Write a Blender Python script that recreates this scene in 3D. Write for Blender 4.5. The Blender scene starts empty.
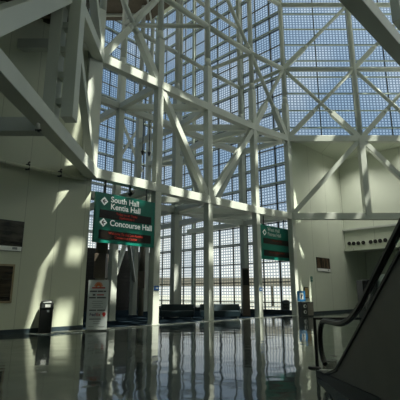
import bpy, bmesh, math, random
from mathutils import Vector, Matrix
random.seed(7)
D = bpy.data; S = bpy.context.scene; C = S.collection
PI = math.pi
TH = math.radians(13.09); HC = 1.4                     # camera pitch and height
HL, HU, H3, H4 = 6.44, 12.0, 17.5, 23.0                # chord levels of the steel frame
U45 = PI/4

# ------------------------------------------------------------------ materials
def nodes(name):
    m = D.materials.new(name); m.use_nodes = True
    nt = m.node_tree; nt.nodes.clear()
    out = nt.nodes.new('ShaderNodeOutputMaterial')
    return m, nt, out
def N(nt, t, **kw):
    n = nt.nodes.new(t)
    for k, v in kw.items(): setattr(n, k, v)
    return n
def mathn(nt, op, a, b=None):
    n = N(nt, 'ShaderNodeMath', operation=op)
    for i, v in enumerate((a, b)):
        if v is None: continue
        if isinstance(v, (int, float)): n.inputs[i].default_value = v
        else: nt.links.new(v, n.inputs[i])
    return n.outputs[0]
def paint(name, col, rough=.5, metal=0., var=.12, scale=3., bump=0., spec=.5, emit=None):
    m, nt, out = nodes(name)
    b = N(nt, 'ShaderNodeBsdfPrincipled')
    tc = N(nt, 'ShaderNodeTexCoord'); no = N(nt, 'ShaderNodeTexNoise')
    no.inputs['Scale'].default_value = scale; no.inputs['Detail'].default_value = 4
    nt.links.new(tc.outputs['Object'], no.inputs['Vector'])
    r = N(nt, 'ShaderNodeValToRGB')
    r.color_ramp.elements[0].position = .3; r.color_ramp.elements[1].position = .7
    r.color_ramp.elements[0].color = tuple(c*(1-var) for c in col)+(1,)
    r.color_ramp.elements[1].color = tuple(min(1, c*(1+var)) for c in col)+(1,)
    nt.links.new(no.outputs['Fac'], r.inputs['Fac']); nt.links.new(r.outputs['Color'], b.inputs['Base Color'])
    b.inputs['Roughness'].default_value = rough; b.inputs['Metallic'].default_value = metal
    b.inputs['Specular IOR Level'].default_value = spec
    if bump:
        bp = N(nt, 'ShaderNodeBump'); bp.inputs['Strength'].default_value = bump
        nt.links.new(no.outputs['Fac'], bp.inputs['Height']); nt.links.new(bp.outputs['Normal'], b.inputs['Normal'])
    if emit:
        b.inputs['Emission Color'].default_value = tuple(emit[0])+(1,); b.inputs['Emission Strength'].default_value = emit[1]
    nt.links.new(b.outputs[0], out.inputs[0])
    return m
M = {}
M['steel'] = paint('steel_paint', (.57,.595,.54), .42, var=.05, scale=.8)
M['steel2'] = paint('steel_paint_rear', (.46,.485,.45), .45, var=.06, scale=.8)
M['mull'] = paint('mullion_dark', (.05,.06,.055), .4)
M['girt'] = paint('girt_paint', (.42,.48,.42), .45, var=.05)
M['black'] = paint('black_plastic', (.012,.013,.013), .35)
M['rubber'] = paint('black_rubber', (.008,.008,.008), .28)
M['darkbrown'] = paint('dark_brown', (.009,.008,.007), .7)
M['sleeve'] = paint('brown_sleeve', (.12,.105,.08), .5)
M['brownbox'] = paint('brown_box', (.12,.095,.075), .5)
M['beige'] = paint('beige_jacket', (.25,.23,.17), .5)
M['deck'] = paint('roof_deck', (.10,.08,.06), .8)
M['base'] = paint('slate_baseboard', (.03,.045,.055), .35)
M['green'] = paint('sign_green', (.005,.17,.125), .35, var=.06)
M['white'] = paint('sign_white', (.86,.87,.84), .5, var=.02)
M['letter'] = paint('glow_letter', (.86,.87,.84), .5, var=.02, emit=((.9,1,.95), .16))  # small emission added so the sign lettering reads whiter
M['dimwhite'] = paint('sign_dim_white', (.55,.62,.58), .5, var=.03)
M['led'] = paint('led_panel', (.012,.008,.006), .3)
M['red'] = paint('led_red', (.28,.02,.01), .5, emit=((1,.06,.03), .04))
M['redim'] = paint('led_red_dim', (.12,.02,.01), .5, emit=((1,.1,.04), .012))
M['banner'] = paint('banner_vinyl', (.56,.6,.6), .4, var=.04)
M['ink'] = paint('ink', (.06,.06,.07), .5)
M['greyink'] = paint('grey_ink', (.25,.27,.28), .5)
M['orange'] = paint('orange_ink', (.7,.2,.07), .5)
M['inkred'] = paint('red_ink', (.45,.03,.03), .5)
M['purple'] = paint('purple_ink', (.06,.03,.12), .5)
M['blue'] = paint('blue_sign', (.04,.24,.55), .4)
M['plaque'] = paint('plaque_blue', (.03,.1,.3), .4)
M['tan'] = paint('tan_paper', (.42,.30,.13), .5, var=.2, scale=8)
M['frame'] = paint('tan_frame', (.28,.22,.13), .4)
M['bench'] = paint('bench_vinyl', (.004,.016,.024), .45)
M['metal'] = paint('brushed_metal', (.3,.3,.29), .3, metal=1)
M['clad'] = paint('escalator_cladding', (.18,.165,.135), .45, metal=.05, var=.05)
M['skirt'] = paint('escalator_skirt', (.02,.02,.02), .4)
M['kiosk'] = paint('cabinet_dark', (.04,.045,.045), .4)
M['kioskgrey'] = paint('cabinet_grey', (.22,.2,.17), .5, var=.2, scale=20)
M['plaza'] = paint('plaza_concrete', (.2,.2,.17), .9)
M['tanwall'] = paint('canopy_tan', (.2,.19,.16), .8)
M['paleb'] = paint('pale_building', (.75,.72,.64), .9)
M['bayfloor'] = paint('bay_floor', (.012,.019,.026), .6, spec=.0)
M['sun_strip'] = paint('sunlit_terrazzo', (.5,.51,.45), .2, var=.35, scale=1.2)  # pale tone paints the sun patches along the floor border
M['hole'] = paint('nozzle_dark', (.006,.006,.006), .7)
M['lamp'] = paint('lamp_white', (.85,.85,.8), .3, var=.02)

def wall_mat(name, col, seam=1.22, var=.06):
    m, nt, out = nodes(name)
    b = N(nt, 'ShaderNodeBsdfPrincipled'); tc = N(nt, 'ShaderNodeTexCoord'); sp = N(nt, 'ShaderNodeSeparateXYZ')
    nt.links.new(tc.outputs['Object'], sp.inputs[0])
    f = mathn(nt, 'FRACT', mathn(nt, 'DIVIDE', sp.outputs['X'], seam))
    line = mathn(nt, 'LESS_THAN', f, .014)
    no = N(nt, 'ShaderNodeTexNoise'); no.inputs['Scale'].default_value = .6; no.inputs['Detail'].default_value = 5
    nt.links.new(tc.outputs['Object'], no.inputs['Vector'])
    r = N(nt, 'ShaderNodeValToRGB')
    r.color_ramp.elements[0].color = tuple(c*(1-var) for c in col)+(1,); r.color_ramp.elements[1].color = tuple(c*(1+var) for c in col)+(1,)
    nt.links.new(no.outputs['Fac'], r.inputs['Fac'])
    mx = N(nt, 'ShaderNodeMix', data_type='RGBA'); mx.inputs['B'].default_value = tuple(c*.6 for c in col)+(1,)
    nt.links.new(line, mx.inputs['Factor']); nt.links.new(r.outputs['Color'], mx.inputs['A'])
    nt.links.new(mx.outputs['Result'], b.inputs['Base Color'])
    b.inputs['Roughness'].default_value = .55
    nt.links.new(b.outputs[0], out.inputs[0]); return m
M['wall'] = wall_mat('wall_panels', (.52,.545,.43))
M['wall2'] = wall_mat('wall_panels_plain', (.56,.60,.50), seam=2.4)

def floor_mat():
    m, nt, out = nodes('polished_terrazzo')
    b = N(nt, 'ShaderNodeBsdfPrincipled'); tc = N(nt, 'ShaderNodeTexCoord')
    mp = N(nt, 'ShaderNodeMapping'); mp.inputs['Rotation'].default_value = (0,0,U45)
    nt.links.new(tc.outputs['Object'], mp.inputs['Vector'])
    br = N(nt, 'ShaderNodeTexChecker'); br.inputs['Scale'].default_value = .28
    br.inputs['Color1'].default_value = (.05,.065,.065,1); br.inputs['Color2'].default_value = (.11,.125,.115,1)
    nt.links.new(mp.outputs[0], br.inputs['Vector'])
    sp = N(nt, 'ShaderNodeSeparateXYZ'); nt.links.new(mp.outputs[0], sp.inputs[0])
    ln = None
    for ax in ('X','Y'):
        f = mathn(nt, 'FRACT', mathn(nt, 'DIVIDE', sp.outputs[ax], 1.19))
        l = mathn(nt, 'LESS_THAN', f, .012); ln = l if ln is None else mathn(nt, 'MAXIMUM', ln, l)
    mx = N(nt, 'ShaderNodeMix', data_type='RGBA'); mx.inputs['B'].default_value = (.02,.025,.025,1)
    nt.links.new(ln, mx.inputs['Factor']); nt.links.new(br.outputs['Color'], mx.inputs['A'])
    nt.links.new(mx.outputs['Result'], b.inputs['Base Color'])
    b.inputs['Roughness'].default_value = .06; b.inputs['IOR'].default_value = 1.42
    no = N(nt, 'ShaderNodeTexNoise'); no.inputs['Scale'].default_value = 1.6; no.inputs['Detail'].default_value = 1
    nt.links.new(tc.outputs['Object'], no.inputs['Vector'])
    bp = N(nt, 'ShaderNodeBump'); bp.inputs['Strength'].default_value = .16; bp.inputs['Distance'].default_value = .05
    nt.links.new(no.outputs['Fac'], bp.inputs['Height']); nt.links.new(bp.outputs['Normal'], b.inputs['Normal'])
    nt.links.new(b.outputs[0], out.inputs[0]); return m
M['floor'] = floor_mat()

def sheen(nt, f0, f1):
    """reflectance of a thin pane: f0 seen square on, f1 at grazing"""
    lw = N(nt, 'ShaderNodeLayerWeight'); lw.inputs['Blend'].default_value = .5
    return mathn(nt, 'ADD', mathn(nt, 'MULTIPLY', mathn(nt, 'POWER', lw.outputs['Facing'], 4.), f1-f0), f0)
def frit_glass(name, p=.215, lat=(.40,.46,.52), gap=.58):
    """clear cells between a printed lattice of square frit lines"""
    m, nt, out = nodes(name)
    tc = N(nt, 'ShaderNodeTexCoord'); sp = N(nt, 'ShaderNodeSeparateXYZ')
    nt.links.new(tc.outputs['Object'], sp.inputs[0])
    def ax(s, q):
        return mathn(nt, 'ABSOLUTE', mathn(nt, 'SUBTRACT', mathn(nt, 'FRACT', mathn(nt, 'DIVIDE', s, q)), .5))
    mxv = mathn(nt, 'MAXIMUM', ax(sp.outputs['X'], p*1.1), ax(sp.outputs['Z'], p))
    mr = N(nt, 'ShaderNodeMapRange'); mr.inputs['From Min'].default_value = gap/2+.04; mr.inputs['From Max'].default_value = gap/2-.04
    nt.links.new(mxv, mr.inputs['Value'])
    mx = N(nt, 'ShaderNodeMix', data_type='RGBA')
    mx.inputs['A'].default_value = lat+(1,); mx.inputs['B'].default_value = (.95,.97,.97,1)
    nt.links.new(mr.outputs[0], mx.inputs['Factor'])
    t = N(nt, 'ShaderNodeBsdfTransparent'); nt.links.new(mx.outputs['Result'], t.inputs['Color'])
    g = N(nt, 'ShaderNodeBsdfGlossy'); g.inputs['Roughness'].default_value = .03
    ms = N(nt, 'ShaderNodeMixShader'); nt.links.new(sheen(nt, .03, .5), ms.inputs[0])
    nt.links.new(t.outputs[0], ms.inputs[1]); nt.links.new(g.outputs[0], ms.inputs[2])
    nt.links.new(ms.outputs[0], out.inputs[0]); return m
M['glass'] = frit_glass('fritted_glass')
def clear_glass():
    m, nt, out = nodes('balustrade_glass')
    t = N(nt, 'ShaderNodeBsdfTransparent'); t.inputs['Color'].default_value = (.86,.91,.87,1)
    g = N(nt, 'ShaderNodeBsdfGlossy'); g.inputs['Roughness'].default_value = .02
    ms = N(nt, 'ShaderNodeMixShader'); nt.links.new(sheen(nt, .04, .45), ms.inputs[0])
    nt.links.new(t.outputs[0], ms.inputs[1]); nt.links.new(g.outputs[0], ms.inputs[2])
    nt.links.new(ms.outputs[0], out.inputs[0]); return m
M['clear'] = clear_glass()
def photo_mat(name, sc, cols):
    m, nt, out = nodes(name)
    b = N(nt, 'ShaderNodeBsdfPrincipled'); tc = N(nt, 'ShaderNodeTexCoord')
    mp = N(nt, 'ShaderNodeMapping'); mp.inputs['Scale'].default_value = sc
    nt.links.new(tc.outputs['Object'], mp.inputs['Vector'])
    no = N(nt, 'ShaderNodeTexNoise'); no.inputs['Scale'].default_value = 1.; no.inputs['Detail'].default_value = 3
    nt.links.new(mp.outputs[0], no.inputs['Vector'])
    r = N(nt, 'ShaderNodeValToRGB'); cr = r.color_ramp
    cr.elements[0].position = .35; cr.elements[1].position = .75
    cr.elements[0].color = cols[0]+(1,); cr.elements[1].color = cols[1]+(1,)
    nt.links.new(no.outputs['Fac'], r.inputs['Fac']); nt.links.new(r.outputs['Color'], b.inputs['Base Color'])
    b.inputs['Roughness'].default_value = .25
    nt.links.new(b.outputs[0], out.inputs[0]); return m
M['photo1'] = photo_mat('poster_photo_dark', (1.5,1.5,5), ((.008,.008,.007),(.10,.09,.07)))
M['photo2'] = photo_mat('poster_photo_brown', (1.,1.,9), ((.012,.009,.006),(.07,.05,.03)))
M['photo3'] = photo_mat('poster_photo_tower', (8,8,1.), ((.015,.012,.01),(.16,.11,.07)))

# ------------------------------------------------------------------ mesh helpers
def quad_box(bm, vs):
    v = [bm.verts.new(p) for p in vs]
    for f in ((0,3,2,1),(4,5,6,7),(0,1,5,4),(1,2,6,5),(2,3,7,6),(3,0,4,7)): bm.faces.new([v[i] for i in f])
def bar(bm, p, q, w, h, up=(0,0,1), roll=0):
    """rectangular bar from p to q, w across, h along up"""
    p, q = Vector(p), Vector(q); d = (q-p).normalized(); up = Vector(up)
    if abs(d.dot(up)) > .99: up = Vector((1,0,0))
    s = d.cross(up).normalized(); t = s.cross(d).normalized()
    if roll: R = Matrix.Rotation(roll, 3, d); s = R@s; t = R@t
    vs = [c + s*(a*w/2) + t*(b*h/2) for c in (p, q) for a, b in ((-1,-1),(1,-1),(1,1),(-1,1))]
    quad_box(bm, vs)
def box(bm, x0, x1, y0, y1, z0, z1):
    quad_box(bm, [(x0,y0,z0),(x1,y0,z0),(x1,y1,z0),(x0,y1,z0),(x0,y0,z1),(x1,y0,z1),(x1,y1,z1),(x0,y1,z1)])
def tube(bm, p, q, r, r2=None, n=14):
    p, q = Vector(p), Vector(q); d = (q-p).normalized(); r2 = r if r2 is None else r2
    a = d.orthogonal().normalized(); b = d.cross(a)
    A = [bm.verts.new(p + (a*math.cos(2*PI*i/n)+b*math.sin(2*PI*i/n))*r) for i in range(n)]
    B = [bm.verts.new(q + (a*math.cos(2*PI*i/n)+b*math.sin(2*PI*i/n))*r2) for i in range(n)]
    for i in range(n):
        f = bm.faces.new((A[i], A[(i+1)%n], B[(i+1)%n], B[i])); f.smooth = True
    bm.faces.new(A[::-1]); bm.faces.new(B)
def path_bar(bm, pts, w, h, side=(1,0,0)):
    """swept rectangular band along a planar path; w across side, h in the plane"""
    pts = [Vector(p) for p in pts]; side = Vector(side); rings = []
    for i, p in enumerate(pts):
        d = (pts[min(i+1, len(pts)-1)]-pts[max(i-1, 0)]).normalized(); n = side.cross(d).normalized()
        rings.append([bm.verts.new(p+side*(a*w/2)+n*(b*h/2)) for a, b in ((-1,-.7),(-.7,-1),(.7,-1),(1,-.7),(1,.7),(.7,1),(-.7,1),(-1,.7))])
    for r0, r1 in zip(rings, rings[1:]):
        for i in range(8): bm.faces.new((r0[i], r0[(i+1)%8], r1[(i+1)%8], r1[i]))
    bm.faces.new(rings[0][::-1]); bm.faces.new(rings[-1])
def extrude_poly(bm, pts, off):
    off = Vector(off)
    A = [bm.verts.new(Vector(p)) for p in pts]; B = [bm.verts.new(Vector(p)+off) for p in pts]
    n = len(pts)
    bm.faces.new(A[::-1]); bm.faces.new(B)
    for i in range(n): bm.faces.new((A[i], A[(i+1)%n], B[(i+1)%n], B[i]))
def BM(): return bmesh.new()
def obj(name, bm, mat, parent=None, bevel=0., loc=None, rz=0.):
    bmesh.ops.recalc_face_normals(bm, faces=bm.faces[:])
    me = D.meshes.new(name)
    off = Vector((0,0,0))
    if parent is not None and 'base' in parent: off = -Vector(parent['base'])
    if parent is not None and parent.parent is not None and 'base' in parent.parent: off = -Vector(parent.parent['base'])
    if off.length: bm.transform(Matrix.Translation(off))
    bm.to_mesh(me); bm.free()
    me.materials.append(M[mat] if isinstance(mat, str) else mat)
    o = D.objects.new(name, me); C.objects.link(o)
    if parent is not None: o.parent = parent
    if loc is not None: o.location = loc
    if rz: o.rotation_euler = (0,0,rz)
    if bevel:
        md = o.modifiers.new('soft_edges', 'BEVEL'); md.width = bevel; md.segments = 2; md.limit_method = 'ANGLE'
    return o
def tag(o, label, cat, group=None, kind='thing'):
    o['label'] = label; o['category'] = cat; o['kind'] = kind
    if group: o['group'] = group
    return o
def thing(name, label, cat, loc=(0,0,0), group=None):
    o = D.objects.new(name, None); C.objects.link(o); o.location = loc; o['base'] = tuple(loc)
    o.empty_display_size = .2
    return tag(o, label, cat, group)
def frame_thing(name, label, cat, loc, rz, group=None):
    """an Empty turned about Z; its parts are built in its own axes (x along, -y out, z up)"""
    o = D.objects.new(name, None); C.objects.link(o); o.location = loc; o.rotation_euler = (0,0,rz)
    return tag(o, label, cat, group)
def struct(name, bm, mat, parent=None, **kw):
    o = obj(name, bm, mat, parent, **kw); o['kind'] = 'structure'; return o
def lettering(parent, text, x, z, size, mat, y=-.008, name='lettering', sx=1., align='LEFT'):
    cu = D.curves.new(name, 'FONT'); cu.body = text; cu.size = size; cu.align_x = align; cu.extrude = .003; cu.offset = .006 if name == 'lettering' else .003
    cu.materials.append(M[mat])
    tmp = D.objects.new(name+'_curve', cu); C.objects.link(tmp); bpy.context.view_layer.update()
    me = D.meshes.new_from_object(tmp.evaluated_get(bpy.context.evaluated_depsgraph_get())); me.name = name
    D.objects.remove(tmp); D.curves.remove(cu)
    if not me.materials: me.materials.append(M[mat])
    o = D.objects.new(name, me); C.objects.link(o); o.parent = parent
    o.location = (x, y, z); o.rotation_euler = (PI/2,0,0); o.scale = (sx,1,1)
    return o

# ------------------------------------------------------------------ the steel frame: plan
A  = Vector((-4.65,16.6,0)); B = Vector((-2.15,19.1,0)); Cc = Vector((.47,21.72,0)); Dd = Vector((3.5,24.6,0)); E = Vector((6.15,26.6,0))
F  = Vector((11.35,26.6,0)); G = Vector((16.4,26.6,0)); T2end = Vector((20.9,26.6,0))
R1 = Vector((-4.65,21.6,0)); R3 = Vector((-1.55,24.6,0)); R5 = Vector((.5,26.8,0)); R4 = Vector((3.2,29.4,0))
R2 = Vector((-4.4,27.1,0)); R7 = Vector((-1.6,29.8,0)); R6 = Vector((-4.35,32.3,0)); R8 = Vector((.2,31.6,0))
def at(p, z): return (p.x, p.y, z)
def lerp(p, q, t): return Vector(p).lerp(Vector(q), t)

def column(p, label, cap=14.7, top=H4+4, w=.37, pr=.165, m='steel', group=None):
    t = thing('steel_column', label, 'column', at(p, 0), group)
    b = BM(); bar(b, at(p, .02), at(p, cap), w, w, up=(1,1,0)); obj('box_shaft', b, m, t, bevel=.02)
    b = BM(); bar(b, at(p, 0), at(p, .03), w+.06, w+.06, up=(1,1,0)); obj('base_plate', b, m, t)
    if cap < top:
        b = BM(); tube(b, at(p, cap), at(p, cap+.5), w*.55, pr*1.05); obj('collar', b, m, t)
        b = BM(); tube(b, at(p, cap+.4), at(p, top), pr); obj('pipe_shaft', b, m, t)
    return t
cB = column(B, 'white steel box column right of the large green hall sign, blue plaque at eye height')
cC = column(Cc, 'white steel box column between the two benches, where two lower V braces meet')
cD = column(Dd, 'white steel box column at the left edge of the smaller green hall sign')
cE = column(E, 'white steel corner column at the right end of the diagonal truss, beside right wall')
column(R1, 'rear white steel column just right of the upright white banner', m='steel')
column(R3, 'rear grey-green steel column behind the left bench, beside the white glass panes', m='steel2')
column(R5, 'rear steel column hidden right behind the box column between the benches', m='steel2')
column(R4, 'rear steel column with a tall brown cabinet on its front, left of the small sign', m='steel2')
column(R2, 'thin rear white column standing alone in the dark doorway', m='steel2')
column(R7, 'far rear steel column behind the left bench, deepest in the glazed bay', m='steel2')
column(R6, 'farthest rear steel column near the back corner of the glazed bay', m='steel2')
for c_, p in ((cB, B), (cD, Dd)):
    b = BM(); n = Vector((.707,-.707,0)); c = Vector(p)+n*.195+Vector((0,0,1.62))
    bar(b, c-Vector((.1,.1,0)), c+Vector((.1,.1,0)), .02, .2); obj('plaque', b, 'plaque', c_)['label'] = 'small blue square plaque'
    b = BM(); c = c+n*.012; bar(b, c-Vector((.05,.05,0)), c+Vector((.05,.05,0)), .006, .06); obj('pictogram', b, 'white', c_)

def chord_box(t, p, q, z, w=.4, h=.44, m='steel', name='chord_beam'):
    b = BM(); bar(b, at(p, z), at(q, z), w, h); return obj(name, b, m, t, bevel=.015)
def chord_pipe(t, p, q, z, r=.17, m='steel', name='chord_pipe'):
    b = BM(); tube(b, at(p, z), at(q, z), r); return obj(name, b, m, t)
def brace_box(t, p, q, w=.32, h=.32, m='steel', name='brace'):
    b = BM(); bar(b, p, q, w, h); return obj(name, b, m, t, bevel=.012)
def brace_pipe(t, p, q, r=.13, s=.36, m='steel', sw=.34):
    """pipe brace with a square sleeve over its lower end (p is the lower node)"""
    b = BM(); tube(b, lerp(p, q, s*.92), q, r); o = obj('brace', b, m, t)
    b = BM(); bar(b, p, lerp(p, q, s), sw, sw); tube(b, lerp(p, q, s), lerp(p, q, s+.05), sw*.5, r*1.05); obj('brace_sleeve', b, m, o)
    return o

# front diagonal truss
t1 = thing('diagonal_truss', 'big white steel truss slanting from left wall to right wall, with V braces', 'truss', at(lerp(A, E, .5), HL))
for z in (HL, HU):
    for p, q in ((A, B), (B, Cc), (Cc, Dd), (Dd, E)): chord_box(t1, p, q, z)
for p, q in ((A, B), (B, Cc), (Cc, Dd), (Dd, E)): chord_pipe(t1, p, q, H3); chord_pipe(t1, p, q, H4)
brace_box(t1, at(Cc, HL), at(B, HU)); brace_box(t1, at(Cc, HL), at(Dd, HU))
brace_pipe(t1, at(B, HU), at(A, H3), s=.42); brace_pipe(t1, at(A, HU), at(B, H3), s=.42)
brace_pipe(t1, at(Dd, HU), at(E, H3)); brace_pipe(t1, at(E, HU), at(Dd, H3))
brace_pipe(t1, at(Dd, H3), at(Cc, H4), s=.05); brace_pipe(t1, at(B, H3), at(Cc, H4), s=.05)
b = BM()
for p, zz in ((Dd, HU), (E, HU)):
    d = Vector((.707,.707,0)) * .55
    bar(b, Vector(at(p, zz))-d, Vector(at(p, zz))+d, .06, .9)
obj('gusset_plate', b, 'steel', t1)

# right truss, seen square on
t2 = thing('bridge_truss', 'white steel truss crossing square-on at the right, below the upper glass', 'truss', at(F, HL))
for z in (HL, HU): chord_box(t2, E, T2end, z)
for z in (H3, H4): chord_pipe(t2, E, T2end, z)
for p in (F, G):
    b = BM(); bar(b, at(p, HL), at(p, HU), .5, .4); obj('hanger_post', b, 'steel', t2, bevel=.02)
    b = BM(); tube(b, at(p, HU), at(p, H4+4), .19); obj('upper_post', b, 'steel', t2)
brace_box(t2, at(E, HL), at(F, HU)); brace_box(t2, at(G, HL), at(F, HU))
for p, q in ((E, F), (F, G), (G, T2end)):
    brace_pipe(t2, at(p, HU), at(q, H3)); brace_pipe(t2, at(q, HU), at(p, H3)); brace_pipe(t2, at(p, H3), at(q, H4), s=.3)

# left truss, running towards the viewer
t0 = thing('side_truss', 'white steel truss running overhead along the left, with a twin-plate hanger', 'truss', (-4.65, 12.2, HL))
P0 = Vector((-4.65,-6,0)); Hn = Vector((-4.65,12.2,0)); H2 = Vector((-4.65,6.6,0))
for z, w, h in ((HL, .46, .5), (HU, .46, .5)): chord_box(t0, A, P0, z, w, h)
for z in (H3, H4): chord_pipe(t0, A, P0, z)
for sx in (-1, 1):
    b = BM(); bar(b, (-4.62+sx*.31, 12.2, HL+(.5 if sx > 0 else .2)), (-4.62+sx*.31, 12.2, HU+1.5), .4, .5, up=(0,1,0)); obj('hanger_plate', b, 'steel', t0, bevel=.012)
for k in range(6):
    b = BM(); box(b, -4.84, -4.4, 12.05, 12.35, HL+1.0+k*.95, HL+1.22+k*.95); obj('batten_plate', b, 'steel', t0)
brace_box(t0, at(A, HL), at(Hn, HU), .3, .34); brace_box(t0, (-4.65, 7.0, HL), at(Hn, HU-.2), .46, .5)
brace_pipe(t0, at(A, HU), at(Hn, H3))

# right-hand near truss (opposite side of the hall)
t3 = thing('overhead_truss', 'dark steel beam crossing the upper right corner overhead', 'truss', (9.5,16.5,HU))
K0, K1 = Vector((0,7,0)), Vector((20.9,27.9,0))
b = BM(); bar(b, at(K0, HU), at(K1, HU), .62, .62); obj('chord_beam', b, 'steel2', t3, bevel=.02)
b = BM(); bar(b, (9.35,16.35,13.6), (9.35,16.35,18.5), .9, .4, up=(1,-1,0)); obj('hanger_plate', b, 'steel2', t3, bevel=.02)

# second row behind the diagonal truss
t4 = thing('rear_truss', 'rear white steel truss parallel behind the diagonal truss inside the glazed bay', 'truss', at(R3, HL))
for z in (HL, HU):
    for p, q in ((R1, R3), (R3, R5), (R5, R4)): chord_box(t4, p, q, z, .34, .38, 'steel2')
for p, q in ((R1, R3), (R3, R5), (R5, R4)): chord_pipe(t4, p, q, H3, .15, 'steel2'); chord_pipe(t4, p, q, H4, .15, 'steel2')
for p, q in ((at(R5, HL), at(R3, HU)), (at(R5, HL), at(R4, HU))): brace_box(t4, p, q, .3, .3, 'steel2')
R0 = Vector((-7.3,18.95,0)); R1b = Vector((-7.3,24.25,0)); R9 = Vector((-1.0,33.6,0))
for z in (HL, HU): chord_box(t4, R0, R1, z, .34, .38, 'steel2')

near = ((B, R1), (R1, R1b), (Cc, R1), (Cc, R3), (Dd, R3), (Dd, R5), (E, R5), (E, R4))
for z, lab, pipe, ties in ((HL, 'lower grid of white tie beams joining the columns inside the glazed bay', False, near + ((R1, R2), (R3, R2), (R5, R7), (R7, R6), (R4, R9))),
                     (HU, 'middle grid of white tie beams inside the glazed bay, sunlit in patches', False, near + ((R3, R2), (R5, R7), (R7, R6), (R6, R8))),
                     (H3, 'upper grid of round white tie pipes high inside the glazed bay', True, ((B, R1), (Cc, R1), (Dd, R5), (E, R4)))):
    t = thing('tie_frame', lab, 'tie beams', at(R1, z), 'tie beam grids of the glazed bay')
    for p, q in ties:
        far = p in (R2, R6, R7) or q in (R2, R7)
        if pipe: chord_pipe(t, p, q, z, .14, 'steel2' if far else 'steel', 'tie_pipe')
        else: chord_box(t, p, q, z, .32, .36, 'steel2' if far else 'steel', 'tie_beam')
# inverted V knee braces over the dark doorway
t = thing('knee_brace', 'inverted V brace of grey steel above the dark doorway', 'brace', at(lerp(R1, R2, .5), 2.1))
mid = lerp(R1, R2, .5)
for p in (R1, R2):
    b = BM(); bar(b, (p.x+.05, p.y, 2.1), (mid.x+.1, mid.y, 4.75), .2, .26); obj('brace', b, 'steel', t)
t = thing('window_brace', 'small X brace against the far left glass', 'brace', (-6.4,34.6,13))
for a, c in ((12.4, 17.6), (17.6, 12.4)):
    b = BM(); bar(b, (-7.5,33.6,a), (-5.4,35.7,c), .2, .2); obj('brace', b, 'steel2', t)

# ------------------------------------------------------------------ setting
b = BM(); v = [b.verts.new(p) for p in ((-17,-13,0),(26,-13,0),(26,31,0),(14.2,35.6,0),(6.4,26.9,0),(-4.3,37.4,0),(-15.5,27,0),(-17,20,0))]
f = b.faces.new(v); struct('floor', b, 'floor')
# darker matt floor of the glazed bay and the border strip before it, sun streaks put into its pale colour
def dl(s_, d): return (s_*.7071+d/2, s_*.7071-d/2)
b = BM(); extrude_poly(b, [p+(.001,) for p in (dl(8.3,-21.0), dl(23.3,-21.0), (6.4,26.9), (-4.3,37.3), (-15.4,26.6))], (0,0,.006)); struct('floor_bay', b, 'bayfloor')
b = BM(); extrude_poly(b, [p+(.001,) for p in (dl(6.5,-20.15), dl(24.5,-20.15), dl(24.5,-20.98), dl(6.5,-20.98))], (0,0,.006)); struct('trim_4', b, 'sun_strip')
b = BM(); box(b, -160, 160, -60, 260, -.3, -.06); struct('trim_1', b, 'plaza')      # the plaza outside

def wall_strip(name, p, q, z0, z1, mat, th=.2, out=1, parent=None):
    """wall with its inner face on the line p-q; x runs along it"""
    p, q = Vector(p), Vector(q); L = (q-p).length; ang = math.atan2(q.y-p.y, q.x-p.x)
    b = BM(); box(b, 0, L, 0 if out > 0 else -th, th if out > 0 else 0, z0, z1)
    return struct(name, b, mat, parent, loc=(p.x, p.y, 0), rz=ang)
Lw0 = Vector((-16.9,4.35,0)); Lw1 = Vector((-4.66,16.59,0))
wall_strip('wall_left', Lw0, Lw1, 0, 12.6, 'wall', .35)
wall_strip('baseboard_left', Lw0+Vector((.015,-.015,0)), Lw1+Vector((.015,-.015,0)), 0, .16, 'base', .03, -1)
# broad end post of the left wall
t = thing('end_post', 'broad white steel post rising from the end of the left wall past the trusses', 'column', at(A, HL-.2))
b = BM(); bar(b, (-4.85,16.45,HL-.2), (-4.85,16.45,HU+2.5), .42, .7, up=(1,1,0)); obj('box_shaft', b, 'steel', t, bevel=.02)
b = BM(); tube(b, at(A, HU+2.4), at(A, H4+4), .17); obj('pipe_shaft', b, 'steel', t)

J = Vector((11.64,32.1,0)); W2e = Vector((18.5,25.24,0)); nW1 = Vector((.707,-.707,0)); nW2 = Vector((-.707,-.707,0))
W1a = Vector((6.35,26.82,0))
wall_strip('wall_right', W1a, J+Vector((3,3,0)), 0, 12.2, 'wall2', .25)
wall_strip('baseboard_right', W1a+nW1*.01, J+Vector((3,3,0))+nW1*.01, 0, .17, 'base', .03, -1)
wall_strip('wall_recess', J, W2e, 4.8, 12.2, 'wall2', .25)
b = BM(); bar(b, at(J+nW2*.12, 6.3), at(W2e+nW2*.12, 6.3), .24, .14); struct('trim_2', b, 'steel2')
b = BM(); bar(b, at(J+nW2*-.0, 4.72), at(W2e, 4.72), .5, .16); struct('trim_3', b, 'wall2')
Jb = J+Vector((2.6,2.6,0)); wall_strip('wall_back', Jb, Jb+(W2e-J)*1.3, 0, 5, 'wall2', .2)
wall_strip('wall_far', J+(W2e-J)*1.0, J+(W2e-J)*1.0+Vector((8,8,0)), 0, 12.2, 'wall2', .2)
b = BM(); extrude_poly(b, [at(J, 4.8), at(W2e, 4.8), at(W2e+Vector((8,8,0)), 4.8), at(J+Vector((6,6,0)), 4.8)], (0,0,.15)); struct('ceiling_lobby', b, 'wall2')
b = BM(); extrude_poly(b, [(6.2,26.9,12.2), (J.x,J.y+.2,12.2), (W2e.x+3,W2e.y+3,12.2), (20.9,26.7,12.2)], (0,0,.15)); struct('ceiling', b, 'wall2')
for k, t_ in enumerate((.18, .33, .48, .63, .95, 1.1, 1.25, 1.42)):
    pass
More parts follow.
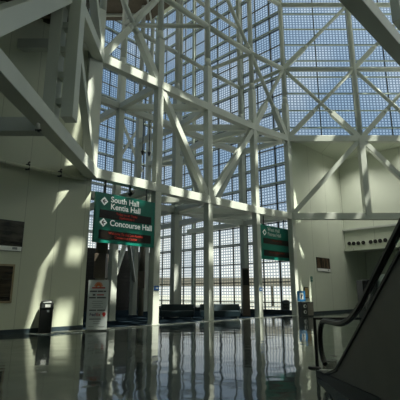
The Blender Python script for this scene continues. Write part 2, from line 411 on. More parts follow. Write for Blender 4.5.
# air nozzles in the bulkhead
def on_plane(x, y, p0, n):
    """point where the sight line of image point (x, y) meets a plane"""
    c = 200-y; d = Vector((x-200, 400*math.cos(TH)-c*math.sin(TH), 400*math.sin(TH)+c*math.cos(TH))); o = Vector((0,0,HC))
    return o + d*((Vector(p0)-o).dot(n)/d.dot(n))
for i, (x, y) in enumerate(((349.6,243.6),(354,243.6),(358.6,243.3),(363.6,242.7),(371,242),(375.6,241.4),(380.4,240.8),(385.6,240.2))):
    c = on_plane(x, y, J, nW2)
    words = ('first','second','third','fourth','fifth','sixth','seventh','eighth')[i]
    t = thing('air_nozzle', 'round black air nozzle in the white bulkhead, %s of eight from the left' % words, 'air vent', c, 'air nozzles in the bulkhead')
    b = BM(); tube(b, c+nW2*.012, c+nW2*.06, .19, .17, 20); obj('ring', b, 'wall2', t)
    b = BM(); tube(b, c+nW2*.055, c+nW2*.07, .155, .155, 20); obj('opening', b, 'hole', t)

# upper left recess: ceiling deck, beams, service pipe
b = BM(); box(b, -17, -4.9, 3, 16.8, 12.6, 12.8); 
for k in range(40): box(b, -17, -4.9, 3.1+k*.34, 3.25+k*.34, 12.5, 12.6)
struct('ceiling_left', b, 'deck')
t = thing('recess_beam', 'dark horizontal steel beam at the left edge, meeting the overhead truss', 'beam', (-4.65,10.7,HL))
b = BM(); bar(b, (-4.7,11.6,HL), (-9.3,11.6,HL), .42, .46); obj('beam', b, 'steel2', t)
t = thing('ceiling_beam', 'pale beam high in the dark upper left recess', 'beam', (-5,13.6,11.2))
b = BM(); bar(b, (-4.95,14.1,11.0), (-7.2,14.1,11.0), .3, .4); obj('beam', b, 'steel2', t)
t = thing('service_pipe', 'thin pale pipe running along the left wall with two dark clamps', 'pipe', at(A, 6))
z_p = 6.05; nL = Vector((.707,-.707,0))
b = BM(); tube(b, at(Lw0+nL*.16, z_p), at(Lw1-Vector((.25,.25,0))+nL*.16, z_p), .07); obj('pipe', b, 'wall', t)
for x, y in ((28,165), (60,172)):
    c = on_plane(x, y+.5, Lw1+nL*.16, nL)
    b = BM(); bar(b, (c.x, c.y, z_p-.12), (c.x, c.y, z_p+.12), .05, .16); bar(b, (c.x,c.y,z_p+.15), (c.x+.1,c.y-.1,z_p+.17), .05, .05); obj('clamp', b, 'black', t)
# little floodlight at the joint
t = thing('flood_light', 'tiny white floodlight on a black bracket where the left beams meet', 'light', (-4.4,10.75,6.5))
b = BM(); tube(b, (-4.66,10.72,6.02), (-4.6,10.6,6.1), .07, .045); obj('lamp_head', b, 'lamp', t)
b = BM(); bar(b, (-4.74,10.75,5.96), (-4.56,10.75,5.96), .05, .04); bar(b, (-4.64,10.75,5.9), (-4.64,10.75,6.2), .05, .05); obj('bracket', b, 'black', t)
# security camera under the lower chord
cp = lerp(A, B, .55); n45 = Vector((.707,-.707,0))
t = thing('security_camera', 'small black security camera under the lower beam above the large sign', 'camera', at(cp, 6.05))
b = BM(); tube(b, at(cp+n45*.05, 5.85), at(cp+n45*.05, 6.22), .05); obj('stalk', b, 'black', t)
b = BM(); tube(b, at(cp+n45*.05, 5.83), at(cp+n45*.3, 5.9), .1, .08); obj('camera_body', b, 'black', t)
# pendant lights
for i, (p, z1, lab) in enumerate(((Vector((-3.45,22.75,0)), 9.45, 'thin pendant lamp on a rod behind the big sign column, left of a pair'), (Vector((-3.1,23.1,0)), 9.5, 'thin pendant lamp on a rod behind the big sign column, right of a pair'), (Vector((-1.2,24.6,0)), 10.6, 'single short pendant lamp on a rod between the middle columns'))):
    t = thing('pendant_lamp', lab, 'lamp', at(p, z1), 'pendant lamps in the glazed bay')
    b = BM(); tube(b, at(p, z1+.2), at(p, HU-.15), .03, n=8); obj('rod', b, 'black', t)
    b = BM(); tube(b, at(p, z1), at(p, z1+.25), .03, .11, 10); obj('lamp_shade', b, 'black', t)

# ---------------------------------------------- glass walls
def glass_wall(name, p, q, z0, z1, slim=False, mx=1.36, mz=1.373, off=.76, heavy=4, posts=True, kick=None):
    p, q = Vector(p), Vector(q); L = (q-p).length; ang = math.atan2(q.y-p.y, q.x-p.x)
    b = BM(); v = [b.verts.new(c) for c in ((0,0,z0),(L,0,z0),(L,0,z1),(0,0,z1))]; b.faces.new(v)
    w = struct(name, b, 'glass', loc=(p.x, p.y, 0), rz=ang)
    b = BM(); k = 0; x = 0
    while x <= L+.01:
        wd = .03 if k % 2 else .045
        box(b, x-wd, x+wd, -.05, .05, z0, z1); x += mx; k += 1
    z = off
    while z < z1:
        if z > z0+.05 and not slim: box(b, 0, L, -.045, .045, z-.035, z+.035)
        z += mz
    o = struct('mullions', b, 'mull', w)
    b = BM(); z = off+mz*3; k = 0
    while z < z1:
        if z > z0+.3: box(b, 0, L, -.15, -.05, z+.05, z+(.13 if slim else .16))
        z += mz*1; k += 1
        z += mz if k % 2 == 0 and not slim else 0
    struct('girts', b, 'girt', w)
    if posts:
        b = BM(); x = 0
        while x <= L+.01:
            bar(b, (x, -.25, z0), (x, -.25, z1), .16, .2); x += mx*4
        struct('posts', b, 'girt', w)
    if kick:
        b = BM(); box(b, 0, L, -.06, .06, z0, kick); struct('kick_plate', b, 'base', w)
    return w
Kc = Vector((-4.35,37.2,0)); Eg = Vector((6.45,26.95,0))
Gz = 30.
# inner side of each wall is at -y in its own axes: walls run left-to-right as seen from inside
glass_wall('window_1', Kc, Eg, 0, Gz, posts=True, kick=.3)
glass_wall('window_2', Vector((-15,26.6,0)), Kc, 5.0, Gz)
glass_wall('window_3', Vector((6.3,27.5,0)), Vector((22.4,27.5,0)), 12.3, Gz, slim=True, mx=2.62)
glass_wall('window_4', Vector((-5.1,-12,0)), Vector((-5.1,16.6,0)), 12.9, Gz, posts=False)
glass_wall('window_5', Vector((22.4,27.5,0)), Vector((22.4,-12,0)), 12.3, Gz, posts=False)
wall_strip('wall_far_left', Vector((-15,26.6,0)), Kc, 0, 5.0, 'darkbrown', .2)  # near-black wall paints the shade of the open passage
wall_strip('wall_side', Vector((-17,-13,0)), Vector((-17,27,0)), 0, 12.8, 'wall2', .2)
wall_strip('wall_side_upper', Vector((-15.5,26.8,0)), Vector((-15.5,16.6,0)), 0, Gz, 'wall2', .2)
wall_strip('wall_rear', Vector((26,-13,0)), Vector((-17,-13,0)), 0, Gz, 'wall2', .2)
wall_strip('wall_east', Vector((26,36,0)), Vector((26,-13,0)), 0, 12.3, 'wall2', .2)
b = BM(); extrude_poly(b, [(22.4,-13,12.3),(26,-13,12.3),(26,34,12.3),(22.4,34,12.3)], (0,0,.2)); struct('ceiling_east', b, 'wall2')
# dark ribbed sheet put where the open passage is only in shade
t = thing('passage_shade', 'dark sheet standing in for the shade of the passage behind the banner', 'shade_sheet', (-8.5,32.9,0))
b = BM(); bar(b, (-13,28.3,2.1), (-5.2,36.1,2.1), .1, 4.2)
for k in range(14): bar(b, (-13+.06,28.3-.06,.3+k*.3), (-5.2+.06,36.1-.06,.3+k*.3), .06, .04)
obj('shade_sheet', b, 'darkbrown', t)
# roof: brown deck over the left part of the glazed bay, unseen hall roof with openings cut to place the sun patches
b = BM(); extrude_poly(b, [(-15,28.8,H4+.3), (-4.1,28.8,H4+.3), (1.8,23,H4+.3), (-4.65,16.6,H4+.3), (-15,16.6,H4+.3)], (0,0,.2))
struct('roof_deck', b, 'deck')
b = BM()
for k in range(9): bar(b, (-14+k*2,17+0*k,H4+.2), (-14+k*2+.01,28.8 if -14+k*2 < -4 else 28.8-(k*2-10)*1.0,H4+.2), .12, .2)
for k in range(6): bar(b, (-15,18+k*2,H4+.2), (-4.5,18+k*2,H4+.2), .12, .2)
struct('roof_joists', b, 'steel2')
def un(s_, d): return (s_*.7071+d/2, s_*.7071-d/2)     # along the diagonal s_, x-y = d
def roofpoly(name, pts, mat, z=Gz, th=.2):
    b = BM(); extrude_poly(b, [(x, y, z) for x, y in pts], (0,0,th)); struct(name, b, mat)
S0, S1, N0, N1 = 10.8, 35.0, -10.5, -1.0               # unseen slanting roof slot, added to let sun onto walls and truss
roofpoly('roof_hall', [(-17,-13),(26,-13),(26,27.0),un(S1+3,N1),un(S0,N1),un(9.2,N1),un(9.2,-6),un(7.6,-6),un(7.6,N1),(-17,16.0)], 'wall2')
roofpoly('roof_end', [(-17,16.0),un(7.6,N1),un(7.6,-6),un(9.2,-6),un(9.2,N1),un(S0,N1),un(S0,N0),(-15,26.6),(-17,26)], 'wall2', Gz-.02)
b = BM(); v = [b.verts.new(un(a_, d_)+(Gz+.1,)) for a_, d_ in ((7.6,-6),(9.2,-6),(9.2,N1),(7.6,N1))]; b.faces.new(v); struct('sun_opening_pane', b, 'clear')  # unseen small opening added to throw sun on the left hanger
b = BM()
for k in range(6): bar(b, un(7.4, -5.6+k*.9)+(Gz-.4,), un(9.4, -5.2+k*.9)+(Gz-.4,), .34, .3)
struct('dapple_slats', b, 'steel2')  # unseen slats added to break that sun into patches
roofpoly('roof_bay', [(-15,26.6),un(S0,N0),un(S1,N0),(20.5,27.5),(6.3,27.4),(-4.35,37.2)], 'wall2', Gz+.02)
b = BM(); v = [b.verts.new(un(a_, d_)+(Gz+.1,)) for a_, d_ in ((S0,N0),(S1,N0),(S1,N1),(S0,N1))]; b.faces.new(v); struct('sun_slot_glass', b, 'clear')  # pane over the added sun slot
b = BM(); rr = random.Random(3)  # unseen uneven bars added under the slot to dapple the sun
a_ = S0+.5
while a_ < S1:
    w_ = rr.uniform(.3, .8)
    p0, p1 = un(a_, N0-.5), un(a_+rr.uniform(-1.2,1.2), N1+.5)
    bar(b, p0+(Gz-.5,), p1+(Gz-.5,), w_, .5); a_ += w_+rr.uniform(.5, 1.0)
for d_ in (-8.4,-6.1,-4.6,-2.6):
    bar(b, un(S0, d_)+(Gz-1.1,), un(S1, d_)+(Gz-1.1,), .55, .5)
for k in range(7):
    bar(b, un(S0+k*3.4, N0)+(Gz-1.6,), un(S0+k*3.4+5, N1)+(Gz-1.6,), .4, .4)
struct('dapple_bars', b, 'steel2')

# ------------------------------------------------------------------ hanging signs
def diamond_symbol(t, x, z, r, up=False):
    b = BM(); extrude_poly(b, [(x-r,-.012,z),(x,-.012,z-r),(x+r,-.012,z),(x,-.012,z+r)], (0,.01,0))
    d = obj('arrow_symbol', b, 'letter', t)
    b = BM(); s = r*.52; y = -.02; w = r*.2
    if up:
        rr = r*.66
        extrude_poly(b, [(x-rr,y,z),(x,y,z-rr),(x+rr,y,z),(x,y,z+rr)], (0,.008,0)); obj('arrow', b, 'green', d)
    else:
        bar(b, (x+s*.9,y,z), (x-s*.7,y,z), .008, w); bar(b, (x-s*.75,y,z), (x+s*.25,y,z+s*.95), .008, w); bar(b, (x-s*.75,y,z), (x+s*.25,y,z-s*.95), .008, w)
        obj('arrow', b, 'black', d)
def hall_sign(label, p, W, Hh, z0, texts, leds, symbols, dim=False):
    t = frame_thing('hall_sign', label, 'sign', at(p, z0), U45, 'green hanging hall signs')
    b = BM(); box(b, 0, W, 0, .14, 0, Hh); obj('panel', b, 'green', t, bevel=.015)
    for za, zb in ((0, .05), (Hh-.05, Hh)):
        b = BM(); box(b, .02, W-.02, -.006, .0, za, zb); obj('edge_trim', b, 'green', t)
    for x in (W*.15, W*.85):
        b = BM(); bar(b, (x, .07, Hh), (x, .07, HL-.22-z0), .05, .05); obj('hanger_rod', b, 'black', t)
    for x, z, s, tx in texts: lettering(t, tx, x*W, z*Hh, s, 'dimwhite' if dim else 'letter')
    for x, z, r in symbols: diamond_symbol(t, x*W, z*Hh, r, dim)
    for x0, x1, z0_, z1_, l1, l2 in leds:
        b = BM(); box(b, x0*W, x1*W, -.02, 0, z0_*Hh, z1_*Hh); o = obj('led_display', b, 'led', t)
        h = (z1_-z0_)*Hh
        for i, s in enumerate((l1, l2)):
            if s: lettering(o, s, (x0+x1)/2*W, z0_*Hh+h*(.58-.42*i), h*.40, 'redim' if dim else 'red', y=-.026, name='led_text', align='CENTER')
pS = Vector((-4.42,16.53,0)); 
hall_sign('large green hanging sign for South, Kentia and Concourse Halls, left of the front column', pS, 3.2, 2.16, 3.47,
          [(.23,.835,.36,'South Hall'), (.23,.69,.36,'Kentia Hall'), (.23,.355,.36,'Concourse Hall')],
          [(.07,.93,.49,.655,'Today on air Today','Applications 2'), (.07,.93,.075,.25,'Welcome To the Los Angeles','Convention Center')],
          [(.13,.83,.19), (.13,.40,.19)])
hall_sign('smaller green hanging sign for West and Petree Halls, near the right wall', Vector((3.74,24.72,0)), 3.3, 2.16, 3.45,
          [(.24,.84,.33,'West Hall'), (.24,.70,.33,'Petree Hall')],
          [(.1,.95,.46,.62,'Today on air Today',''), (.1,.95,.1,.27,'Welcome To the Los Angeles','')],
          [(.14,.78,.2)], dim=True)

# ------------------------------------------------------------------ banner, brown cased posts
t = frame_thing('banner_stand', 'upright white printed banner on the floor below the large green sign', 'banner', (-3.93,15.85,0), .12)
W = .77; Hh = 1.88
b = BM(); box(b, -W/2, W/2, 0, .015, .05, Hh); obj('banner_sheet', b, 'banner', t)
b = BM(); box(b, -W/2-.02, W/2+.02, -.08, .1, 0, .06); obj('base', b, 'metal', t, bevel=.01)
b = BM(); tube(b, (-W/2, .02, Hh), (W/2, .02, Hh), .018); obj('top_rail', b, 'metal', t)
b = BM()
for k in range(9):
    a = PI*(.1+.8*k/8); bar(b, (math.cos(a)*.05,-.006,1.62+math.sin(a)*.05), (math.cos(a)*.17,-.006,1.62+math.sin(a)*.2), .006, .035)
obj('sunburst', b, 'orange', t)
b = BM(); box(b, -.24, .26, -.008, 0, 1.57, 1.62); obj('skyline_print', b, 'inkred', t)
for z0, z1, xs, m in ((1.44,1.49,((-.32,-.05),(-.02,.18),(.2,.3)),'ink'), (1.30,1.36,((-.2,-.1),),'ink'), (1.31,1.35,((-.04,.22),),'inkred'), (1.2,1.25,((-.33,-.08),(-.04,.3)),'ink'),
                      (1.08,1.10,((-.2,.18),),'greyink'), (1.0,1.02,((-.22,.2),),'greyink'), (.93,.95,((-.16,.14),),'greyink'), (.86,.88,((-.2,.22),),'greyink'), (.74,.78,((-.3,-.04),(0,.3)),'ink'), (.42,.45,((-.28,.16),),'ink'),
                      (.34,.36,((-.14,.12),),'greyink'), (.26,.28,((-.14,.12),),'greyink'), (.15,.17,((-.3,-.1),(.05,.3)),'greyink')):
    b = BM()
    for x0, x1 in xs: box(b, x0, x1, -.006, 0, z0, z1)
    obj('print_line', b, m, t)
lettering(t, 'Fed', -.28, .55, .16, 'purple', name='logo'); lettering(t, 'Ex', -.03, .55, .16, 'inkred', name='logo')
b = BM(); tube(b, (.26,-.008,.62), (.26,0,.62), .065, .065, 20); bar(b, (.26,-.004,.53), (.26,-.004,.62), .008, .07); obj('emblem', b, 'inkred', t)

def cased_post(p, label, r, z0, z1, hb, wb, group=None):
    t = thing('cased_post', label, 'post', at(p, 0), group)
    b = BM(); tube(b, at(p, 0), at(p, z1+1.6), r); obj('post', b, 'beige', t)
    b = BM(); bar(b, at(p, z0), at(p, z1), wb, wb); obj('brown_case', b, 'brownbox', t, bevel=.01)
    b = BM(); tube(b, at(p, z1), at(p, z1+1.6), r*1.25); obj('upper_sleeve', b, 'sleeve', t)
cased_post(Vector((-4.5,18.4,0)), 'round beige post with a brown box, standing behind the white banner', .22, 2.05, 3.15, 0, .52)
cased_post(Vector((-3.75,26.2,0)), 'thin rear post with a brown box at the right side of the dark doorway', .16, 1.7, 2.75, 0, .42)
t = thing('brown_cabinet', 'tall narrow brown cabinet standing against the column left of the small sign', 'cabinet', (2.75,26.2,0))
b = BM(); box(b, 2.7, 3.15, 25.95, 26.4, 0, 2.95); obj('body', b, 'brownbox', t, bevel=.015)
b = BM(); box(b, 2.74, 3.11, 25.925, 25.95, .12, 1.8); obj('door', b, 'brownbox', t)
b = BM(); box(b, 2.74, 3.11, 25.925, 25.95, 1.88, 2.87); obj('upper_door', b, 'darkbrown', t)

# ------------------------------------------------------------------ left wall posters and bin
def wall_poster(name, label, x0, y0, x1, y1, p0, n, zt, zb, xr_only=None, pic='photo1', border=.0, strip=0., frame='black', cat='poster'):
    pass
def poster(label, a, bq, zb, zt, rz, pic, strip=0., fr='black', fw=.05, group=None):
    """poster standing on a wall: a = its left edge at the wall, width bq"""
    t = frame_thing('wall_poster', label, 'poster', (a.x, a.y, zb), rz, group)
    H_ = zt-zb
    b = BM(); box(b, 0, bq, -.04, -.002, 0, H_); obj('frame', b, fr, t)
    b = BM(); box(b, fw, bq-fw, -.048, -.04, fw+strip, H_-fw); obj('picture', b, pic, t)
    if strip:
        b = BM(); box(b, fw, bq-fw, -.048, -.04, fw*.5, strip); s = obj('caption_strip', b, 'white', t)
        b = BM(); box(b, bq*.8, bq*.9, -.052, -.048, strip*.35, strip*.85); obj('seal', b, 'greyink', s)
    return t
pr = on_plane(24.3, 222, Lw1, nL); pr2 = on_plane(24.3, 252, Lw1, nL)
W = 1.75; poster('dark framed photo poster with white bottom strip, upper one on the left wall', Vector((pr.x-W*.7071, pr.y-W*.7071, 0)), W, pr2.z, pr.z, U45, 'photo1', .17, 'black', .02, 'posters on the left wall')
pr = on_plane(15, 264.5, Lw1, nL); pr2 = on_plane(15, 303, Lw1, nL)
W = 1.6; poster('tan framed brown notice, lower one on the left wall', Vector((pr.x-W*.7071, pr.y-W*.7071, 0)), W, pr2.z, pr.z, U45, 'photo2', 0, 'frame', .07, 'posters on the left wall')

t = frame_thing('trash_bin', 'black domed trash bin with a pale sticker, standing by the left wall', 'trash bin', (-5.6,15.12,0), .35)
def rounded_ring(bm, w, r, z, n=5):
    out = []
    for cx, cy, a0 in ((1,1,0),(-1,1,90),(-1,-1,180),(1,-1,270)):
        for i in range(n):
            a = math.radians(a0+90*i/(n-1)); out.append(bm.verts.new((cx*(w-r)+math.cos(a)*r, cy*(w-r)+math.sin(a)*r, z)))
    return out
def loft(bm, rings):
    for r0, r1 in zip(rings, rings[1:]):
        n = len(r0)
        for i in range(n):
            f = bm.faces.new((r0[i], r0[(i+1)%n], r1[(i+1)%n], r1[i])); f.smooth = True
    bm.faces.new(rings[0][::-1]); bm.faces.new(rings[-1])
b = BM(); loft(b, [rounded_ring(b, w, .07, z) for w, z in ((.215,0),(.22,.04),(.23,.8),(.232,.84))]); obj('body', b, 'black', t)
b = BM(); loft(b, [rounded_ring(b, w, r, z) for w, r, z in ((.242,.07,.83),(.242,.07,.87),(.236,.09,1.02),(.21,.11,1.1),(.15,.1,1.145),(.06,.05,1.16))]); dome = obj('dome_lid', b, 'black', t)
b = BM(); box(b, -.17, .17, -.25, -.22, .88, 1.02); obj('flap', b, 'kiosk', dome)
b = BM(); box(b, -.05, .13, -.258, -.245, .9, 1.0); obj('sticker', b, 'white', t)
b = BM(); box(b, .02, .1, -.237, -.22, .73, .8); obj('badge', b, 'greyink', t)
b = BM(); box(b, -.12, .16, -.235, -.2, 1.055, 1.075); obj('label_strip', b, 'dimwhite', dome)

# ------------------------------------------------------------------ right wall things
def on_w1(x, y): return on_plane(x, y, W1a+nW1*.0, nW1)
a0, a1 = on_w1(316, 257), on_w1(330, 272)
poster('dark city photo poster with white bottom strip on the right white wall', a0, ((a1-a0).xy).length, a1.z, a0.z, U45, 'photo3', .2, 'black', .02)
a0, a1 = on_w1(304, 287), on_w1(308.6, 298)
poster('small upright tan poster in a dark frame above the bin cabinet', a0, ((a1-a0).xy).length, a1.z, a0.z, U45, 'tan', 0, 'black', .05)
c = on_w1(311.5, 279)
t = frame_thing('wall_plaque', 'small dark green plaque on the right wall, below the city poster', 'sign', (c.x, c.y, c.z), U45)
b = BM(); box(b, -.13, .13, -.03, -.002, -.17, .17); obj('plate', b, 'green', t)
b = BM(); box(b, -.06, .06, -.036, -.03, -.1, .02); tube(b, (0,-.036,.08), (0,-.03,.08), .04); obj('pictogram', b, 'dimwhite', t)
# bin cabinet with two rings
t = frame_thing('bin_cabinet', 'dark bin cabinet with two pale rings, standing by the right wall', 'bin', (6.42,25.45,0), .25)
b = BM(); box(b, -.3, .48, -.25, .25, .04, .86); obj('body', b, 'kiosk', t, bevel=.015)
b = BM(); box(b, -.28, .46, -.23, .23, 0, .04); obj('plinth', b, 'black', t)
b = BM(); box(b, .08, .45, -.262, -.25, .08, .8); obj('side_panel', b, 'kioskgrey', t)
for z in (.62, .28):
    b = BM(); tube(b, (-.1,-.27,z), (-.1,-.25,z), .1, .1, 20); r_ = obj('ring', b, 'white', t)
    b = BM(); tube(b, (-.08,-.276,z), (-.08,-.27,z), .06, .06, 16); obj('opening', b, 'hole', r_)
t = frame_thing('blue_sign', 'square blue sign with a white emblem standing on the bin cabinet', 'sign', (6.27,25.4,.86), .2)
b = BM(); box(b, -.28, .24, -.02, .02, .04, .66); obj('panel', b, 'blue', t)
b = BM(); box(b, -.13, .11, -.026, -.02, .16, .55); obj('emblem_field', b, 'white', t)
b = BM(); tube(b, (0,-.032,.4), (0,-.026,.4), .06); bar(b, (-.05,-.029,.2), (-.02,-.029,.35), .006, .08); obj('emblem', b, 'ink', t)
b = BM(); box(b, -.12, .08, -.06, .06, 0, .04); obj('foot', b, 'metal', t)

# ------------------------------------------------------------------ benches
def bench(label, x, y, L, zb=.78, group='dark benches along the glass'):
    t = frame_thing('bench', label, 'bench', (x, y, 0), 0, group)
    b = BM(); box(b, 0, L, -.5, -.02, .1, .44); obj('seat', b, 'bench', t, bevel=.04)
    b = BM(); extrude_poly(b, [(0,-.08,.40),(0,.03,.14),(0,.14,zb),(0,.04,zb)], (L,0,0)); obj('backrest', b, 'bench', t, bevel=.02)
    for sx in (.0, L):
        b = BM(); extrude_poly(b, [(sx-.03,-.5,.3),(sx-.03,-.02,.3),(sx-.03,.1,.66),(sx-.03,-.4,.6)], (.06,0,0)); obj('armrest', b, 'bench', t, bevel=.01)
    for sx in (.12, L-.12):
        for yy in (-.42, -.04):
            b = BM(); bar(b, (sx,yy,0), (sx,yy,.11), .05, .05); obj('leg', b, 'metal', t)
    return t
bench('long dark blue bench left of the middle column, in front of bright glass', -2.2, 23.5, 1.86)
bench('dark blue bench right of the middle column, in front of bright glass', .0, 23.7, 2.25)

# ------------------------------------------------------------------ escalator (rises towards the viewer on the right)
t = thing('escalator', 'escalator at the right with black handrail, glass sides and grey cladding', 'escalator', (2.1,7.0,0))
slope = .66
def hr(y):
    a, w_ = 5.85, .55                                  # eases from level into the slope
    if y > a+w_: return .95
    if y < a-w_: return .95+(a-y)*slope
    q = (a+w_-y); return .95+slope*q*q/(4*w_)
def dk(y): return .10 if y > 7.0 else .10+(7.0-y)*.30 if y > 6.4 else .28+(6.4-y)*slope
for X, nm in ((2.1, 'near'), (3.2, 'far')):
    pts = []
    for k in range(13):
        a = math.radians(-65+k*155/12); pts.append((X, 7.0+math.cos(a)*.37, .575+math.sin(a)*.37))
    for y in (6.6, 6.4, 6.25, 6.1, 5.95, 5.8, 5.65, 5.5, 5.3, 4.5, 3, 1, -1, -3): pts.append((X, y, hr(y)))
    b = BM(); path_bar(b, pts, .08, .06); h = obj('handrail', b, 'rubber', t)
    b = BM(); path_bar(b, [(X, p[1]*1 - (0 if i > 12 else .0), p[2]) for i, p in enumerate(pts)], .03, .09); obj('handrail_guide', b, 'skirt', h)
    gl = [(X-.008, p[1], p[2]) for p in pts]
    low = [(X-.008, y, dk(y)) for y in (-3, 0, 3, 5, 6.4, 6.7, 7.0)]
    b = BM(); v = [b.verts.new(p_) for p_ in gl+low]; b.faces.new(v); obj('glass_panel', b, 'clear', t)
    s = -1 if nm == 'near' else 1
    top = [(X+s*.14, y, dk(y)) for y in (7.25, 7.0, 6.7, 6.4, 5, 3, 0, -3)]
    b = BM(); path_bar(b, [(X, p[1], p[2]) for p in top], .16, .05); obj('deck_cap', b, 'skirt', t)
    if nm == 'near':
        poly = [(X-.06, 7.4, .0)]+[(X-.06, p[1], p[2]-.02) for p in top]+[(X-.06, -3, 0)]
        b = BM(); extrude_poly(b, poly, (.05,0,0)); obj('side_cladding', b, 'clad', t)
        b = BM(); extrude_poly(b, [(X-.08,7.4,0), (X-.08,7.4,.10), (X-.08,5,.24), (X-.08,-3,.26), (X-.08,-3,0)], (.03,0,0)); obj('skirt_board', b, 'skirt', t)
    else:
        poly = [(X+.05, 7.4, .0)]+[(X+.05, p[1], p[2]-.02) for p in top]+[(X+.05, -3, 0)]
        b = BM(); extrude_poly(b, poly, (.05,0,0)); obj('side_cladding', b, 'clad', t)
b = BM(); box(b, 2.2, 3.1, 6.2, 7.9, .0, .03); obj('landing_plate', b, 'metal', t)
b = BM()
for k in range(28):
    y = 6.2-k*.32; z = max(.03, .02+k*.21-.1)
    box(b, 2.2, 3.1, y-.34, y, z-.19 if z > .2 else .0, z)
o = obj('steps', b, 'kiosk', t)
# barrier at its foot
t = thing('barrier_rail', 'black post and rail barrier standing at the foot of the escalator', 'barrier', (2.25,8.2,0))
b = BM(); bar(b, (2.25,8.2,0), (2.25,8.2,.93), .055, .055); obj('post', b, 'black', t, bevel=.005)
b = BM(); bar(b, (3.3,8.2,0), (3.3,8.2,.93), .055, .055); obj('post', b, 'black', t, bevel=.005)
b = BM(); bar(b, (2.22,8.2,.91), (3.33,8.2,.91), .05, .045); obj('top_rail', b, 'black', t)
for x in (2.2, 3.3):
    b = BM(); tube(b, (x,8.2,0), (x,8.2,.03), .13, .11, 20); obj('foot_plate', b, 'black', t)
# pale info desk and dark cabinet beyond the escalator
t = thing('info_kiosk', 'pale blue-grey ribbed counter seen through the escalator glass', 'counter', (7.0,13.5,0))
b = BM(); box(b, 6.42, 8.3, 14.6, 15.2, 0, 2.05)
obj('body', b, 'banner', t, bevel=.02)
for k in range(6):
    b = BM(); box(b, 6.41, 8.31, 14.585, 14.6, .6+k*.22, .62+k*.22); obj('groove', b, 'greyink', t)
t = thing('dark_cabinet', 'tall dark cabinet beside the escalator handrail end', 'cabinet', (6.2,15,0))
b = BM(); box(b, 5.85, 6.38, 14.7, 15.3, 0, 1.87); obj('body', b, 'black', t, bevel=.03)
b = BM(); box(b, 5.89, 6.34, 14.68, 14.7, .15, 1.7); obj('door', b, 'kiosk', t)

# ------------------------------------------------------------------ outside
t = thing('walkway_canopy', 'long tan walkway canopy outside, seen through the lower glass', 'canopy', (0,46,0))
b = BM(); box(b, -34, 34, 45, 47.5, 2.15, 3.05); obj('canopy_slab', b, 'tanwall', t)
for k in range(4):
    b = BM(); box(b, -30+k*19, -29.75+k*19, 46, 46.3, -.06, 2.15); obj('post', b, 'tanwall', t)
t = thing('litter_bin', 'dark litter bin standing outside behind the glass below the smaller sign', 'litter bin', (6.5,31.2,0))
b = BM(); loft(b, [[b.verts.new((6.5+math.cos(a*PI/8)*r, 31.2+math.sin(a*PI/8)*r, z)) for a in range(16)] for r, z in ((.24,0),(.28,.6),(.28,.8),(.2,.86))]); obj('body', b, 'kiosk', t)
b = BM(); tube(b, (6.5,31.2,.86), (6.5,31.2,.9), .2, .16); obj('lid', b, 'black', t)

# ------------------------------------------------------------------ sky, sun, fill lights
w = D.worlds.new('sky'); S.world = w; w.use_nodes = True; nt = w.node_tree; nt.nodes.clear()
out = N(nt, 'ShaderNodeOutputWorld'); bg = N(nt, 'ShaderNodeBackground'); tc = N(nt, 'ShaderNodeTexCoord')
sp = N(nt, 'ShaderNodeSeparateXYZ'); nt.links.new(tc.outputs['Generated'], sp.inputs[0])
r = N(nt, 'ShaderNodeValToRGB'); cr = r.color_ramp
cr.elements[0].position = 0.; cr.elements[0].color = (1.25,1.25,1.12,1)
cr.elements[1].position = 1.; cr.elements[1].color = (.26,.38,.54,1)
for p, c in ((.13,(1.1,1.12,1.04)), (.2,(.55,.68,.80)), (.34,(.34,.49,.66)), (.5,(.27,.41,.58))):
    e = cr.elements.new(p); e.color = c+(1,)
nt.links.new(sp.outputs['Z'], r.inputs['Fac'])
no = N(nt, 'ShaderNodeTexNoise'); no.inputs['Scale'].default_value = 5.; no.inputs['Detail'].default_value = 6
nt.links.new(tc.outputs['Generated'], no.inputs['Vector'])
cl = N(nt, 'ShaderNodeMapRange'); cl.inputs['From Min'].default_value = .5; cl.inputs['From Max'].default_value = .72; cl.inputs['To Max'].default_value = .6
nt.links.new(no.outputs['Fac'], cl.inputs['Value'])
mx = N(nt, 'ShaderNodeMix', data_type='RGBA'); mx.inputs['B'].default_value = (.72,.8,.86,1)
nt.links.new(cl.outputs[0], mx.inputs['Factor']); nt.links.new(r.outputs['Color'], mx.inputs['A'])
wm = N(nt, 'ShaderNodeMix', data_type='RGBA'); wm.inputs['B'].default_value = (1.,.95,.76,1)
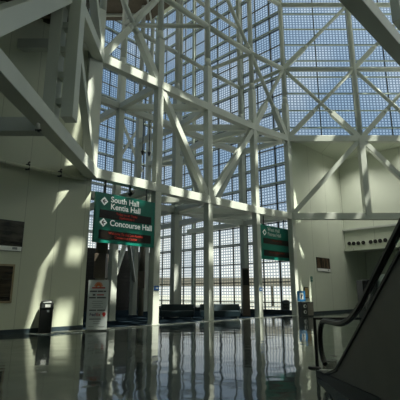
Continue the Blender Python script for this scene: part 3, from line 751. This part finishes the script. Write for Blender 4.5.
nt.links.new(mx.outputs['Result'], wm.inputs['A']); nt.links.new(wm.outputs['Result'], bg.inputs['Color'])
# bright haze round the sun
sv = Vector((.707,.707,0))*.35 + Vector((.707,-.707,0))*1.0 + Vector((0,0,2.3))
dn = N(nt, 'ShaderNodeVectorMath', operation='DOT_PRODUCT'); nt.links.new(tc.outputs['Generated'], dn.inputs[0]); dn.inputs[1].default_value = tuple(sv.normalized())
glow = mathn(nt, 'POWER', mathn(nt, 'MAXIMUM', dn.outputs['Value'], 0.), 4.)
nt.links.new(mathn(nt, 'MINIMUM', mathn(nt, 'MULTIPLY', glow, 2.5), 1.), wm.inputs['Factor'])
nt.links.new(mathn(nt, 'ADD', mathn(nt, 'MULTIPLY', glow, 4.2), .78), bg.inputs['Strength'])
nt.links.new(bg.outputs[0], out.inputs[0])

sd = D.lights.new('sun', 'SUN'); sd.energy = 12.5; sd.angle = math.radians(.6); sd.color = (1,.96,.86)
so = D.objects.new('sun', sd); C.objects.link(so)
sv = Vector((.707,.707,0))*.35 + Vector((.707,-.707,0))*1.0 + Vector((0,0,2.3))
so.rotation_euler = sv.to_track_quat('Z', 'Y').to_euler()

for x, y, z, e in ((11.5,29.2,12.0,420), (15.5,27.8,12.0,300), (11.5,27.0,11.6,300)):  # unseen fill spots added to brighten the right recess walls
    ld = D.lights.new('recess_fill', 'SPOT'); ld.energy = e*1.1; ld.spot_size = math.radians(140); ld.spot_blend = .8; ld.shadow_soft_size = .4; ld.color = (1,.98,.9)
    lo = D.objects.new('recess_fill', ld); C.objects.link(lo); lo.location = (x,y,z)
cam = D.cameras.new('camera'); co = D.objects.new('camera', cam); C.objects.link(co)
cam.sensor_fit = 'HORIZONTAL'; cam.sensor_width = 36; cam.lens = 36.; cam.clip_end = 500
co.location = (0,0,HC); co.rotation_euler = (PI/2+TH, 0, 0)
S.camera = co
S.view_settings.view_transform = 'Standard'; S.view_settings.look = 'None'
S.view_settings.exposure = .3; S.view_settings.gamma = 1.
S.cycles.max_bounces = 10; S.cycles.transparent_max_bounces = 16; S.cycles.diffuse_bounces = 4
